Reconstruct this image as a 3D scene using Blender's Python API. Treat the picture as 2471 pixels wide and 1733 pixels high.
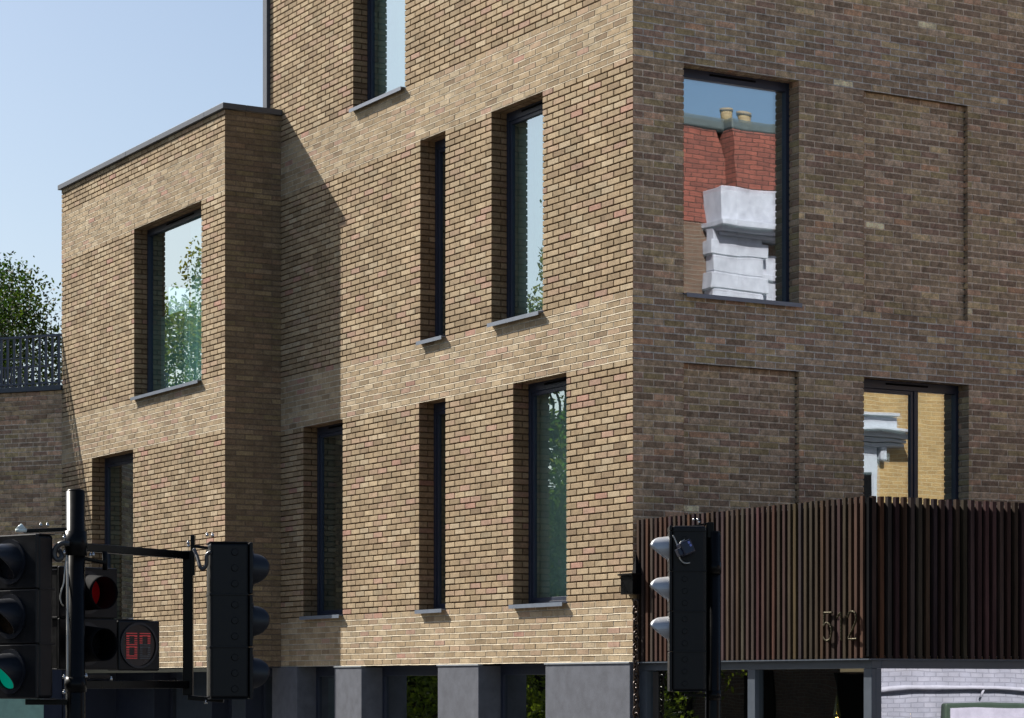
import bpy, bmesh, math, random
from mathutils import Vector, Matrix
R = math.radians
sc = bpy.context.scene
for o in list(bpy.data.objects): bpy.data.objects.remove(o, do_unlink=True)
col = bpy.context.collection

# ------------------------------------------------------------------ camera, sky, sun, exposure
FPX, CX, YH, CAMH = 6020.0, 1235.5, 1655.0, 2.2
cam = bpy.data.cameras.new('camera'); camo = bpy.data.objects.new('camera', cam); col.objects.link(camo)
cam.sensor_width = 36.0; cam.lens = FPX/2471*36; cam.shift_y = (YH-866.5)/2471
cam.clip_start = 0.5; cam.clip_end = 3000
camo.location = (0, 0, CAMH); camo.rotation_euler = (R(90), 0, 0); sc.camera = camo
SUN_EL, SUN_AZ = 40.2, -54.3          # azimuth from +Y towards +X
w = bpy.data.worlds.new("World"); sc.world = w; w.use_nodes = True
nt = w.node_tree; bg = nt.nodes['Background']
sky = nt.nodes.new('ShaderNodeTexSky'); sky.sky_type = 'NISHITA'; sky.sun_disc = False
sky.sun_elevation = R(SUN_EL); sky.sun_rotation = R(SUN_AZ); sky.air_density = 1.0; sky.dust_density = 1.7; sky.ozone_density = 1.2
nt.links.new(sky.outputs[0], bg.inputs[0]); bg.inputs[1].default_value = 0.068
sl = bpy.data.lights.new('sun', 'SUN'); sl.energy = 5.0; sl.angle = R(0.5); sl.color = (1.0, 0.945, 0.86)
so = bpy.data.objects.new('sun', sl); col.objects.link(so)
sd = Vector((math.sin(R(SUN_AZ))*math.cos(R(SUN_EL)), math.cos(R(SUN_AZ))*math.cos(R(SUN_EL)), math.sin(R(SUN_EL))))
so.rotation_euler = sd.to_track_quat('Z', 'Y').to_euler(); so.location = sd*60
sc.view_settings.view_transform = 'Standard'; sc.view_settings.look = 'None'
sc.view_settings.exposure = 0.9; sc.view_settings.gamma = 1.0

# ------------------------------------------------------------------ helpers
ROT = math.atan2(0.50235207, 0.86466317)          # building frame: x along street front B, y along side A
P0 = Vector((1.31129, 27.08052, 0))
def toworld(x, y, z=0.0):
    c, s = math.cos(ROT), math.sin(ROT)
    return Vector((P0.x+c*x-s*y, P0.y+s*x+c*y, z))
def tag(o, label=None, cat=None, group=None, kind=None):
    if label: o['label'] = label
    if cat: o['category'] = cat
    if group: o['group'] = group
    if kind: o['kind'] = kind
    return o
def empty(name, loc=(0, 0, 0), rz=0.0, **k):
    o = bpy.data.objects.new(name, None); col.objects.link(o); o.location = loc; o.rotation_euler = (0, 0, rz)
    o.empty_display_size = 0.3
    return tag(o, **k)
def srgb(r, g, b):
    f = lambda c: (c/255/12.92) if c/255 <= 0.04045 else ((c/255+0.055)/1.055)**2.4
    return (f(r), f(g), f(b))
class MB:
    def __init__(s): s.v = []; s.f = []; s.c = []; s.sm = []
    def quad(s, a, b, c, d, colr=(1, 1, 1), sm=False):
        n = len(s.v); s.v += [tuple(a), tuple(b), tuple(c), tuple(d)]; s.f.append((n, n+1, n+2, n+3)); s.c.append(colr); s.sm.append(sm)
    def tri(s, a, b, c, colr=(1, 1, 1)):
        n = len(s.v); s.v += [tuple(a), tuple(b), tuple(c)]; s.f.append((n, n+1, n+2)); s.c.append(colr); s.sm.append(False)
    def poly(s, pts, colr=(1, 1, 1)):
        n = len(s.v); s.v += [tuple(p) for p in pts]; s.f.append(tuple(range(n, n+len(pts)))); s.c.append(colr); s.sm.append(False)
    def box(s, x0, x1, y0, y1, z0, z1, colr=(1, 1, 1), M=None, ch=0.0):
        if ch > 0: return s.cbox(x0, x1, y0, y1, z0, z1, colr, M, ch)
        p = [Vector((x, y, z)) for z in (z0, z1) for y in (y0, y1) for x in (x0, x1)]
        if M: p = [M@q for q in p]
        n = len(s.v); s.v += [tuple(q) for q in p]
        for f in ((0, 2, 3, 1), (4, 5, 7, 6), (0, 1, 5, 4), (2, 6, 7, 3), (0, 4, 6, 2), (1, 3, 7, 5)):
            s.f.append(tuple(n+i for i in f)); s.c.append(colr); s.sm.append(False)
    def cbox(s, x0, x1, y0, y1, z0, z1, colr, M, ch):
        bm = bmesh.new(); bmesh.ops.create_cube(bm, size=1)
        for q in bm.verts: q.co = Vector(((x0+x1)/2+q.co.x*(x1-x0), (y0+y1)/2+q.co.y*(y1-y0), (z0+z1)/2+q.co.z*(z1-z0)))
        bmesh.ops.bevel(bm, geom=bm.edges[:], offset=ch, segments=2, profile=0.5, affect='EDGES')
        if M: bm.transform(M)
        s.addbm(bm, colr)
    def addbm(s, bm, colr=(1, 1, 1), sm=False):
        bm.verts.index_update(); n = len(s.v); s.v += [tuple(q.co) for q in bm.verts]
        for f in bm.faces: s.f.append(tuple(n+q.index for q in f.verts)); s.c.append(colr); s.sm.append(sm)
        bm.free()
    def cyl(s, a, b, r0, r1=None, n=16, colr=(1, 1, 1), caps=True):
        a, b = Vector(a), Vector(b); r1 = r0 if r1 is None else r1
        d = (b-a).normalized(); q = d.to_track_quat('Z', 'Y'); k = len(s.v)
        for (c, r) in ((a, r0), (b, r1)):
            for i in range(n):
                t = 2*math.pi*i/n; s.v.append(tuple(c+q@Vector((math.cos(t)*r, math.sin(t)*r, 0))))
        for i in range(n):
            j = (i+1) % n; s.f.append((k+i, k+j, k+n+j, k+n+i)); s.c.append(colr); s.sm.append(True)
        if caps:
            s.f.append(tuple(k+i for i in reversed(range(n)))); s.c.append(colr); s.sm.append(False)
            s.f.append(tuple(k+n+i for i in range(n))); s.c.append(colr); s.sm.append(False)
    def tube(s, pts, r, n=8, colr=(1, 1, 1)):
        pts = [Vector(p) for p in pts]; rr = r if isinstance(r, (list, tuple)) else [r]*len(pts); k0 = len(s.v)
        for i, p in enumerate(pts):
            d = (pts[min(i+1, len(pts)-1)]-pts[max(i-1, 0)]).normalized(); q = d.to_track_quat('Z', 'Y')
            for j in range(n):
                t = 2*math.pi*j/n; s.v.append(tuple(p+q@Vector((math.cos(t)*rr[i], math.sin(t)*rr[i], 0))))
        for i in range(len(pts)-1):
            A = [k0+i*n+j for j in range(n)]; B = [k0+(i+1)*n+j for j in range(n)]
            off = min(range(n), key=lambda o: sum((Vector(s.v[A[j]])-Vector(s.v[B[(j+o) % n]])).length for j in range(n)))
            for j in range(n):
                s.f.append((A[j], A[(j+1) % n], B[(j+1+off) % n], B[(j+off) % n])); s.c.append(colr); s.sm.append(True)
        s.f.append(tuple(k0+j for j in reversed(range(n)))); s.c.append(colr); s.sm.append(False)
        e = k0+(len(pts)-1)*n; s.f.append(tuple(e+j for j in range(n))); s.c.append(colr); s.sm.append(False)
    def build(s, name, mat, parent=None, merge=False):
        me = bpy.data.meshes.new(name); me.from_pydata(s.v, [], s.f)
        ca = me.color_attributes.new('col', 'FLOAT_COLOR', 'CORNER')
        buf = []
        for f, c in zip(s.f, s.c): buf += list((c[0], c[1], c[2], 1.0))*len(f)
        ca.data.foreach_set('color', buf)
        me.polygons.foreach_set('use_smooth', s.sm)
        me.materials.append(mat); me.update()
        o = bpy.data.objects.new(name, me); col.objects.link(o)
        if parent: o.parent = parent
        return o

# ------------------------------------------------------------------ materials
def mat_new(name):
    m = bpy.data.materials.new(name); m.use_nodes = True
    return m, m.node_tree, m.node_tree.nodes['Principled BSDF']
def N(nt, t, **k):
    n = nt.nodes.new(t)
    for a, b in k.items(): setattr(n, a, b)
    return n
def noise(nt, scale, detail=4, rough=0.6, vec=None, stretch=None):
    tc = N(nt, 'ShaderNodeTexCoord'); mp = N(nt, 'ShaderNodeMapping')
    nt.links.new(tc.outputs['Object'], mp.inputs[0])
    if stretch: mp.inputs['Scale'].default_value = stretch
    n = N(nt, 'ShaderNodeTexNoise'); n.inputs['Scale'].default_value = scale; n.inputs['Detail'].default_value = detail; n.inputs['Roughness'].default_value = rough
    nt.links.new(mp.outputs[0], n.inputs['Vector']); return n
def rng(nt, src, a, b, c, d):
    m = N(nt, 'ShaderNodeMapRange'); m.inputs[1].default_value = a; m.inputs[2].default_value = b; m.inputs[3].default_value = c; m.inputs[4].default_value = d
    nt.links.new(src, m.inputs[0]); return m.outputs[0]
def mulc(nt, c1, fac):
    v = N(nt, 'ShaderNodeVectorMath', operation='MULTIPLY'); nt.links.new(c1, v.inputs[0]); nt.links.new(fac, v.inputs[1]); return v.outputs[0]
def attr_mat(name, rough=0.9, ns=((30, .75, 1.2), (3, .85, 1.12)), bump=0.0, bscale=60, spec=0.3, tint=(1, 1, 1), stretch=None):
    m, nt, p = mat_new(name)
    a = N(nt, 'ShaderNodeAttribute'); a.attribute_name = 'col'; c = a.outputs['Color']
    for s_, lo, hi in ns:
        n = noise(nt, s_, 5, .65, stretch=stretch); c = mulc(nt, c, rng(nt, n.outputs['Fac'], .3, .7, lo, hi))
    nt.links.new(c, p.inputs['Base Color']); p.inputs['Roughness'].default_value = rough; p.inputs['Specular IOR Level'].default_value = spec
    if bump:
        n = noise(nt, bscale, 6, .7, stretch=stretch); b = N(nt, 'ShaderNodeBump'); b.inputs['Strength'].default_value = bump; b.inputs['Distance'].default_value = .004
        nt.links.new(n.outputs['Fac'], b.inputs['Height']); nt.links.new(b.outputs[0], p.inputs['Normal'])
    return m
def plain(name, c, rough=.5, metal=0, spec=.5, var=0.12, bump=0.0, scale=8, coat=0):
    m, nt, p = mat_new(name); rgb = N(nt, 'ShaderNodeRGB'); rgb.outputs[0].default_value = (*c, 1)
    n = noise(nt, scale, 5, .6); cc = mulc(nt, rgb.outputs[0], rng(nt, n.outputs['Fac'], .3, .7, 1-var, 1+var))
    nt.links.new(cc, p.inputs['Base Color']); p.inputs['Metallic'].default_value = metal
    nt.links.new(rng(nt, n.outputs['Fac'], .3, .7, max(.03, rough-.06), rough+.06), p.inputs['Roughness'])
    p.inputs['Specular IOR Level'].default_value = spec; p.inputs['Coat Weight'].default_value = coat
    if bump:
        n2 = noise(nt, 90, 6, .7); b = N(nt, 'ShaderNodeBump'); b.inputs['Strength'].default_value = bump; b.inputs['Distance'].default_value = .003
        nt.links.new(n2.outputs['Fac'], b.inputs['Height']); nt.links.new(b.outputs[0], p.inputs['Normal'])
    return m
def glass(name, base, gain, tint, trans, wav=.0):
    m, nt, p = mat_new(name); nt.nodes.remove(p); out = nt.nodes['Material Output']
    g = N(nt, 'ShaderNodeBsdfGlossy'); g.inputs['Roughness'].default_value = 0.0; g.inputs['Color'].default_value = (*tint, 1)
    t = N(nt, 'ShaderNodeBsdfTransparent'); t.inputs['Color'].default_value = (*trans, 1)
    lw = N(nt, 'ShaderNodeLayerWeight'); lw.inputs['Blend'].default_value = .5
    mx = N(nt, 'ShaderNodeMixShader'); nt.links.new(rng(nt, lw.outputs['Facing'], 0, 1, base, base+gain), mx.inputs[0])
    nt.links.new(t.outputs[0], mx.inputs[1]); nt.links.new(g.outputs[0], mx.inputs[2]); nt.links.new(mx.outputs[0], out.inputs[0])
    if wav:
        n = noise(nt, 1.1, 1.5, .4, stretch=(1, 1, 1.6)); b = N(nt, 'ShaderNodeBump'); b.inputs['Strength'].default_value = 1.0; b.inputs['Distance'].default_value = wav
        nt.links.new(n.outputs['Fac'], b.inputs['Height']); nt.links.new(b.outputs[0], g.inputs['Normal'])
    return m
def emis(name, c, s):
    m, nt, p = mat_new(name); p.inputs['Base Color'].default_value = (*c, 1); p.inputs['Emission Color'].default_value = (*c, 1); p.inputs['Emission Strength'].default_value = s
    return m

M_brick = attr_mat('brick', .92, ((55, .70, 1.25), (9, .80, 1.16), (1.1, .90, 1.08), (.35, .92, 1.06)), bump=.5, bscale=70, spec=.2)
M_brickB = attr_mat('brick_mottled', .92, ((55, .72, 1.3), (13, .62, 1.5), (1.2, .88, 1.12), (.35, .9, 1.08)), bump=.5, bscale=70, spec=.2)
M_render = plain('grey_render', srgb(92, 95, 103), .85, spec=.2, var=.18, bump=.8, scale=7)
M_frame = plain('anthracite_frame', srgb(42, 48, 64), .40, spec=.4, var=.06)
M_sill = plain('anthracite_sill', srgb(116, 124, 136), .35, spec=.6, var=.06)
M_cope = plain('coping_metal', srgb(66, 72, 82), .42, spec=.5, var=.07)
M_lip = plain('drip_metal', srgb(150, 155, 160), .4, spec=.5)
M_glassA = glass('window_glass_side', .22, .60, (.66, .80, .88), (.76, .86, .82), .0022)
M_glassC = glass('window_glass_wing', .20, .62, (.78, .9, .94), (.56, .78, .78), .0012)
M_glassB = glass('window_glass_front', .36, .50, (.88, .94, .98), (.78, .86, .84), .0010)
M_glassS = glass('shop_glass', .14, .70, (.85, .9, .92), (.6, .68, .64), .0018)
M_wood = attr_mat('batten_wood', .85, ((14, .5, 1.5), (60, .8, 1.2)), bump=.6, bscale=30, spec=.10, stretch=(1, 1, .06))
M_black = plain('backing_membrane', (.005, .005, .006), .9, spec=.05, var=.1)
M_shopfr = plain('shopfront_frame', srgb(70, 78, 88), .45, spec=.4, var=.07)
M_int = plain('interior_plaster', srgb(170, 176, 168), .9, var=.05)
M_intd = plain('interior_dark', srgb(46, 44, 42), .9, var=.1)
M_conc = plain('pavement_stone', srgb(132, 128, 122), .9, var=.2, bump=.3, scale=2)
M_asph = plain('asphalt', (.05, .05, .052), .9, var=.25, bump=.4, scale=3)
M_line = plain('road_paint', (.75, .75, .72), .7, var=.15)
M_sig = plain('signal_plastic', (.0045, .005, .0065), .42, spec=.28, var=.2, scale=20)
M_visor = plain('visor_plastic', (.010, .012, .018), .40, spec=.45, var=.1, scale=20)
M_pole = plain('pole_paint', (.003, .0032, .0037), .30, spec=.14, var=.2)
M_galv = plain('galvanised_bolt', (.5, .5, .5), .25, metal=1, var=.1)
M_cable = plain('cable_rubber', (.03, .03, .032), .35, spec=.6)
M_cabg = plain('cable_sheath_grey', (.42, .42, .40), .45, spec=.5)
M_chain = plain('chain_rust', srgb(56, 44, 38), .38, metal=.6, var=.35, scale=60)
M_rope = plain('number_brass', srgb(54, 48, 28), .42, metal=.7, var=.6, scale=120)
M_leaf = None

# ------------------------------------------------------------------ brickwork
C0, CH = 2.464, 0.0748                      # first bed, course height
def cz(k): return C0+CH*k
def band(k): return k < 9 or 44 <= k < 54 or 88 <= k < 98
PAL_A = [(srgb(176, 156, 126), 6), (srgb(184, 165, 134), 5), (srgb(168, 148, 118), 5), (srgb(178, 154, 128), 3), (srgb(160, 141, 112), 2.4), (srgb(190, 173, 144), 2), (srgb(152, 132, 106), 1.0), (srgb(180, 150, 130), .8), (srgb(182, 144, 126), .25), (srgb(172, 156, 128), 1.0)]
PAL_B = [(srgb(140, 120, 106), 5), (srgb(124, 105, 95), 5), (srgb(152, 132, 114), 4), (srgb(160, 138, 126), 3), (srgb(118, 98, 90), 3.0), (srgb(142, 126, 100), 3), (srgb(168, 134, 120), 1.6), (srgb(178, 156, 130), 1.0), (srgb(222, 208, 184), .12), (srgb(132, 106, 100), 3), (srgb(166, 128, 110), .5)]
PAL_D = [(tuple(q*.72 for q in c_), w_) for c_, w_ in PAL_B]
MORT_Z = srgb(88, 70, 52); MORT_B = srgb(194, 182, 160)
MORT_ZB = srgb(206, 190, 170); MORT_BB = srgb(196, 188, 176)
PAL_A = [((r_*.86, g_*.84, b_*.83), w_) for (r_, g_, b_), w_ in PAL_A]
PAL_B = [((r_*.93, g_*.95, b_*.84), w_) for (r_, g_, b_), w_ in PAL_B]
def soften(pal, k, f):
    t = sum(w_ for _, w_ in pal); m = [sum(c_[i]*w_ for c_, w_ in pal)/t for i in range(3)]
    return [(tuple((c_[i]*(1-k)+m[i]*k)*f[i] for i in range(3)), w_) for c_, w_ in pal]
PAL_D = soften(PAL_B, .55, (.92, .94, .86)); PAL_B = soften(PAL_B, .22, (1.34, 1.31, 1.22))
def pick(rnd, pal):
    t = rnd.random()*sum(w_ for _, w_ in pal)
    for c, w_ in pal:
        t -= w_
        if t <= 0: break
    g = rnd.uniform(.89, 1.11)*(1.18 if pal is PAL_B else 1); return tuple(min(1, x*g) for x in c)
def brickwork(mb, O, S, T, Nn, s0, s1, k0, k1, holes=(), L=.2585, pal=PAL_A, mz=MORT_Z, mbd=MORT_B, seed=1, shift=0.0, zb=None, cornered=(True, True), ztop=None, mdz=.014):
    """bricks as real relief: S along, T up, Nn outward; holes (s0,s1,k0,k1)"""
    rnd = random.Random(seed); O, S, T, Nn = Vector(O), Vector(S), Vector(T), Vector(Nn)
    flip = S.cross(T).dot(Nn) < 0
    zf = zb or (lambda k: cz(k))
    def P(s, t, d): return O+S*s+T*t-Nn*d
    def Q(a, b, c, d, colr):
        if flip: mb.quad(d, c, b, a, colr)
        else: mb.quad(a, b, c, d, colr)
    e = .0035
    for k in range(k0, k1):
        J = .012 if band(k) else .0155; zt0 = zf(k)+J; zt1 = zf(k+1)
        if ztop and zt1 > ztop: zt1 = ztop
        segs = [(s0, s1)]
        for (a, b, ka, kb) in holes:
            if ka <= k < kb:
                ns = []
                for (p, q) in segs:
                    if b <= p or a >= q: ns.append((p, q)); continue
                    if a > p: ns.append((p, a))
                    if b < q: ns.append((b, q))
                segs = ns
        bd = band(k); off = shift+(0 if k % 2 == 0 else L/2)
        for (p, q) in segs:
            cuts = [p]; n = math.ceil((p-off+.045)/L); x = n*L+off
            while x < q-.045: cuts.append(x+rnd.uniform(-.003, .003)); x += L
            cuts.append(q)
            for i in range(len(cuts)-1):
                a = cuts[i] + (0 if i == 0 else J/2); b = cuts[i+1]-(0 if i == len(cuts)-2 else J/2)
                ca = i == 0; cb = i == len(cuts)-2
                jt = 0.0 if (ca or cb) else rnd.uniform(-.0012, .0016)
                c = pick(rnd, pal); z0 = zt0+rnd.uniform(-.0012, .0012); z1 = zt1+rnd.uniform(-.0012, .0012)
                D = .018
                ea = 0 if ca else e; eb = 0 if cb else e
                w1, w2, w3, w4 = (rnd.uniform(-.0015, .0015) for _ in range(4))
                f = [P(a+ea, z0+e+w1, jt), P(b-eb, z0+e+w2, jt), P(b-eb, z1-e+w3, jt), P(a+ea, z1-e+w4, jt)]
                g = [P(a, z0+w1, jt+e), P(b, z0+w2, jt+e), P(b, z1+w3, jt+e), P(a, z1+w4, jt+e)]
                h = [P(a, z0, D), P(b, z0, D), P(b, z1, D), P(a, z1, D)]
                Q(*f, c)
                dk = c
                Q(g[0], g[1], f[1], f[0], dk); Q(f[3], f[2], g[2], g[3], dk)
                Q(h[0], h[1], g[1], g[0], dk); Q(g[3], g[2], h[2], h[3], dk)
                if not ca: Q(g[0], f[0], f[3], g[3], dk); Q(h[0], g[0], g[3], h[3], dk)
                if not cb: Q(f[1], g[1], g[2], f[2], dk); Q(g[1], h[1], h[2], g[2], dk)
            pa = p+(.010 if cornered[0] else 0); qa = q-(.010 if cornered[1] else 0)
            md = .0035 if bd else mdz; mc = mbd if bd else mz
            zl = zf(k)-(.0 if k > k0 else 0)
            Q(P(pa, zl, md), P(qa, zl, md), P(qa, zf(k+1) if not ztop else min(ztop, zf(k+1)), md), P(pa, zf(k+1) if not ztop else min(ztop, zf(k+1)), md), mc)
            if bd:                                      # weathered bed joint, a little proud at its foot
                steps = max(1, int((qa-pa)/.13)); prev = None
                for i in range(steps+1):
                    s = pa+(qa-pa)*i/steps; jz = rnd.uniform(-.002, .002); jd = rnd.uniform(-.0012, .0012)
                    cur = (P(s, zf(k)-.002+jz, -.0025+jd), P(s, zf(k)+J*.78+jz, .007))
                    if prev: Q(prev[0], cur[0], cur[1], prev[1], mc)
                    prev = cur
def sheet(mb, O, S, T, s0, s1, t0, t1, holes, colr=(1, 1, 1)):
    """flat sheet with rectangular holes (s0,s1,t0,t1)"""
    O, S, T = Vector(O), Vector(S), Vector(T)
    ss = sorted(set([s0, s1]+[min(max(h[i], s0), s1) for h in holes for i in (0, 1)])); ts = sorted(set([t0, t1]+[min(max(h[i], t0), t1) for h in holes for i in (2, 3)]))
    for i in range(len(ss)-1):
        for j in range(len(ts)-1):
            a, b, c, d = ss[i], ss[i+1], ts[j], ts[j+1]; m, n = (a+b)/2, (c+d)/2
            if any(h[0] < m < h[1] and h[2] < n < h[3] for h in holes): continue
            mb.quad(O+S*a+T*c, O+S*b+T*c, O+S*b+T*d, O+S*a+T*d, colr)

X, Y, Z = Vector((1, 0, 0)), Vector((0, 1, 0)), Vector((0, 0, 1))
bld = empty('brick_building', (P0.x, P0.y, 0), ROT, label='buff brick apartment block with deep set dark framed windows above a slatted timber shopfront', cat='building')
WV = -0.848; UI = 9.048; UE = UI+6.52; TOPK = 134; WTOP = 10.173
#            s0     s1    k0  k1
AW = [(4.242, 4.938, 9, 44), (1.381, 2.586, 9, 44), (7.097, 8.316, 9, 44), (4.242, 4.904, 54, 88), (1.907, 3.100, 54, 88), (5.318, 6.789, 98, 132)]
CW = [(UI+.824, UI+3.382, 54, 88), (UI+3.419, UI+5.153, 9, 44)]
BW = [(.668, 2.235, 54, 88), (3.162, 4.720, 9, 44), (6.60, 8.15, 54, 88)]
BR = [(.668, 2.235, 9, 44), (3.162, 4.703, 54, 88), (6.60, 8.15, 9, 44)]
mbA = MB()
brickwork(mbA, (0, 0, 0), Y, Z, -X, 0, 9.41, 0, TOPK, AW, seed=11)
mbA.build('brick_wall', M_brick, bld)
mbB = MB()
BSC = 9.0
brickwork(mbB, (0, 0, 0), X, Z, -Y, 0, BSC, 0, TOPK, BW+BR, L=.273, pal=PAL_B, mz=MORT_ZB, mbd=MORT_BB, seed=12, mdz=.007)
for (a, b, k0, k1) in BR:                     # shallow blind panels
    brickwork(mbB, (0, .068, 0), X, Z, -Y, a, b, k0, k1, L=.273, pal=PAL_B, mz=MORT_ZB, mbd=MORT_BB, seed=13, shift=.1, mdz=.007, cornered=(False, False))
    brickwork(mbB, (b, 0, 0), Y, Z, -X, 0, .068, k0, k1, L=.273, pal=PAL_B, mz=MORT_ZB, mbd=MORT_BB, seed=14)
    brickwork(mbB, (a, 0, 0), Y, Z, X, 0, .068, k0, k1, L=.273, pal=PAL_B, mz=MORT_ZB, mbd=MORT_BB, seed=15)
    mbB.box(a, b, .002, .07, cz(k1)-.0, cz(k1)+.004, srgb(130, 112, 84))
    mbB.box(a, b, .002, .07, cz(k0)-.004, cz(k0)+.004, srgb(150, 146, 138))
mbB.build('brick_wall', M_brickB, bld)
mbC = MB()
brickwork(mbC, (WV, 0, 0), Y, Z, -X, UI, UE, 0, 103, CW, seed=21)
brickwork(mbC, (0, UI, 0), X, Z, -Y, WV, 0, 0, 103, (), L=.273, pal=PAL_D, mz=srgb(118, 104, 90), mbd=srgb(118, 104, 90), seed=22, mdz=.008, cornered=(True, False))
mbC.build('brick_wall', M_brick, bld)
# reveals of every opening
def reveal(parent, plane, base, a, b, k0, k1, dep, pal, mz, mbd, L, seed):
    mb = MB()
    if plane == 'A':      # wall at x=base facing -x, opening along y
        brickwork(mb, (base, b, 0), X, Z, -Y, 0, dep, k0, k1, L=L, pal=pal, mz=mz, mbd=mbd, seed=seed, cornered=(True, False))
        brickwork(mb, (base, a, 0), X, Z, Y, 0, dep, k0, k1, L=L, pal=pal, mz=mz, mbd=mbd, seed=seed+1, cornered=(True, False))
        brickwork(mb, (base, 0, cz(k1)), Y, X, -Z, a, b, 0, 2, L=.0748*1.02, pal=pal, mz=mz, mbd=mbd, seed=seed+2, zb=lambda k: k*dep/2, cornered=(False, False))
        mb.box(base+.012, base+dep, a, b, cz(k0)-.03, cz(k0)+.002, mbd)
    else:
        brickwork(mb, (b, base, 0), Y, Z, -X, 0, dep, k0, k1, L=L, pal=pal, mz=mz, mbd=mbd, seed=seed, cornered=(True, False))
        brickwork(mb, (a, base, 0), Y, Z, X, 0, dep, k0, k1, L=L, pal=pal, mz=mz, mbd=mbd, seed=seed+1, cornered=(True, False))
        brickwork(mb, (0, base, cz(k1)), X, Y, -Z, a, b, 0, 2, L=.0748*1.02, pal=pal, mz=mz, mbd=mbd, seed=seed+2, zb=lambda k: k*dep/2, cornered=(False, False))
        mb.box(a, b, base+.012, base+dep, cz(k0)-.03, cz(k0)+.002, mbd)
    return mb.build('window_reveal', M_brick, parent)
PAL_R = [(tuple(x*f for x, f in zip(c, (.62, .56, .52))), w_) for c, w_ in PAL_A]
def window(plane, base, a, b, k0, k1, dep, gm, mull=None, sash=True, sill=True, vent=True, top_rail=.11):
    """aluminium window: outer frame, sash, panes, sill"""
    z0, z1 = cz(k0), cz(k1)
    def bx(mb, s0, s1, d0, d1, t0, t1, ch=0.0):
        if plane == 'A': mb.box(base+d0, base+d1, s0, s1, t0, t1, M=None, ch=ch)
        else: mb.box(s0, s1, base+d0, base+d1, t0, t1, M=None, ch=ch)
    fr = MB(); fw = .055; d0, d1 = dep-.004, dep+.075; e = .004
    if plane == 'A': lo, hi = a-.01, b+.01
    else: lo, hi = a-.01, b+.01
    bx(fr, lo, lo+fw, d0, d1, z0+.0, z1+.01, e); bx(fr, hi-fw, hi, d0, d1, z0, z1+.01, e)
    bx(fr, lo+fw, hi-fw, d0+.001, d1, z1+.01-top_rail, z1+.01, e); bx(fr, lo+fw, hi-fw, d0+.001, d1, z0, z0+.05, e)
    bays = [(lo+fw, hi-fw)]
    if mull:
        bx(fr, mull-.03, mull+.03, d0+.001, d1, z0+.05, z1+.01-top_rail, e); bays = [(lo+fw, mull-.03), (mull+.03, hi-fw)]
    panes = []
    zt = z1+.01-top_rail; zb = z0+.05
    for i, (p, q) in enumerate(bays):
        if sash and (not mull or i == 0):
            sw = .045; s0_, s1_ = d0+.014, d1-.012
            bx(fr, p+.002, p+sw, s0_, s1_, zb+.002, zt-.002, .003); bx(fr, q-sw, q-.002, s0_, s1_, zb+.002, zt-.002, .003)
            bx(fr, p+sw, q-sw, s0_+.001, s1_, zt-sw, zt-.002, .003); bx(fr, p+sw, q-sw, s0_+.001, s1_, zb+.002, zb+sw, .003)
            panes.append((p+sw, q-sw, zb+sw, zt-sw))
        else: panes.append((p, q, zb, zt))
    w_ = fr.build('window', M_frame, bld)
    for (p, q, t0, t1) in panes:
        g = MB(); d = dep+.035
        if plane == 'A': g.quad((base+d, p, t0), (base+d, q, t0), (base+d, q, t1), (base+d, p, t1))
        else: g.quad((p, base+d, t0), (q, base+d, t0), (q, base+d, t1), (p, base+d, t1))
        if plane == 'B':                                  # inner leaf of the double glazing, a hair out of parallel
            d2 = d+.020; g.quad((p, base+d2+.0016, t0), (q, base+d2, t0), (q, base+d2+.0035, t1), (p, base+d2+.0052, t1))
        g.build('pane', gm, w_)
    if sill:
        s = MB(); pj = .062
        bx(s, a+.004, b-.004, -pj+.004, dep-.006, z0+.004, z0+.010); bx(s, a-.001, b+.001, -pj, -pj+.006, z0-.034, z0+.012)
        bx(s, a+.003, b-.003, -pj+.0065, -.0005, z0-.002, z0+.0035)
        s.build('sill', M_sill, w_)
    if vent:
        v = MB(); m_ = (a+b)/2; hw = (b-a)*.2
        bx(v, m_-hw, m_+hw, dep-.012, dep+.01, z1-.048, z1-.026, .003); v.build('trickle_vent', M_black, w_)
    return w_
for i, (a, b, k0, k1) in enumerate(AW):
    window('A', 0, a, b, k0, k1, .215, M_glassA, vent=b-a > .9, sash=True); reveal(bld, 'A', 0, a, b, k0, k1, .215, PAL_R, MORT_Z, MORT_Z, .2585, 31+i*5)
for i, (a, b, k0, k1) in enumerate(CW):
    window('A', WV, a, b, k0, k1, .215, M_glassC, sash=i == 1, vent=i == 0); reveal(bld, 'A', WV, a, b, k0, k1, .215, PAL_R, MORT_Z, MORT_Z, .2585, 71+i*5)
for i, (a, b, k0, k1) in enumerate(BW):
    window('B', 0, a, b, k0, k1, .19, M_glassB, sash=i == 1, mull=(3.162+4.72)/2+.14 if i == 1 else None); reveal(bld, 'B', 0, a, b, k0, k1, .19, PAL_B, MORT_ZB, MORT_ZB, .273, 91+i*5)
M_sheer = plain('sheer_blind', srgb(205, 222, 212), .85, var=.08)
for (a, b, k0, k1, d_) in (AW[1]+(.36,), AW[4]+(.36,), AW[5]+(.36,), (9.9, 11.25, 54, 88, WV+.42), (11.26, 12.40, 54, 71, WV+.42)):
    h = MB(); n_ = 10
    for i in range(n_):
        y0, y1 = a+(b-a)*i/n_, a+(b-a)*(i+1)/n_; h.quad((d_+.02*(i % 2), y0, cz(k0)+.02), (d_+.02*((i+1) % 2), y1, cz(k0)+.02), (d_+.02*((i+1) % 2), y1, cz(k1)-.02), (d_+.02*(i % 2), y0, cz(k1)-.02))
    h.build('curtain', M_sheer, bld)
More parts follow.
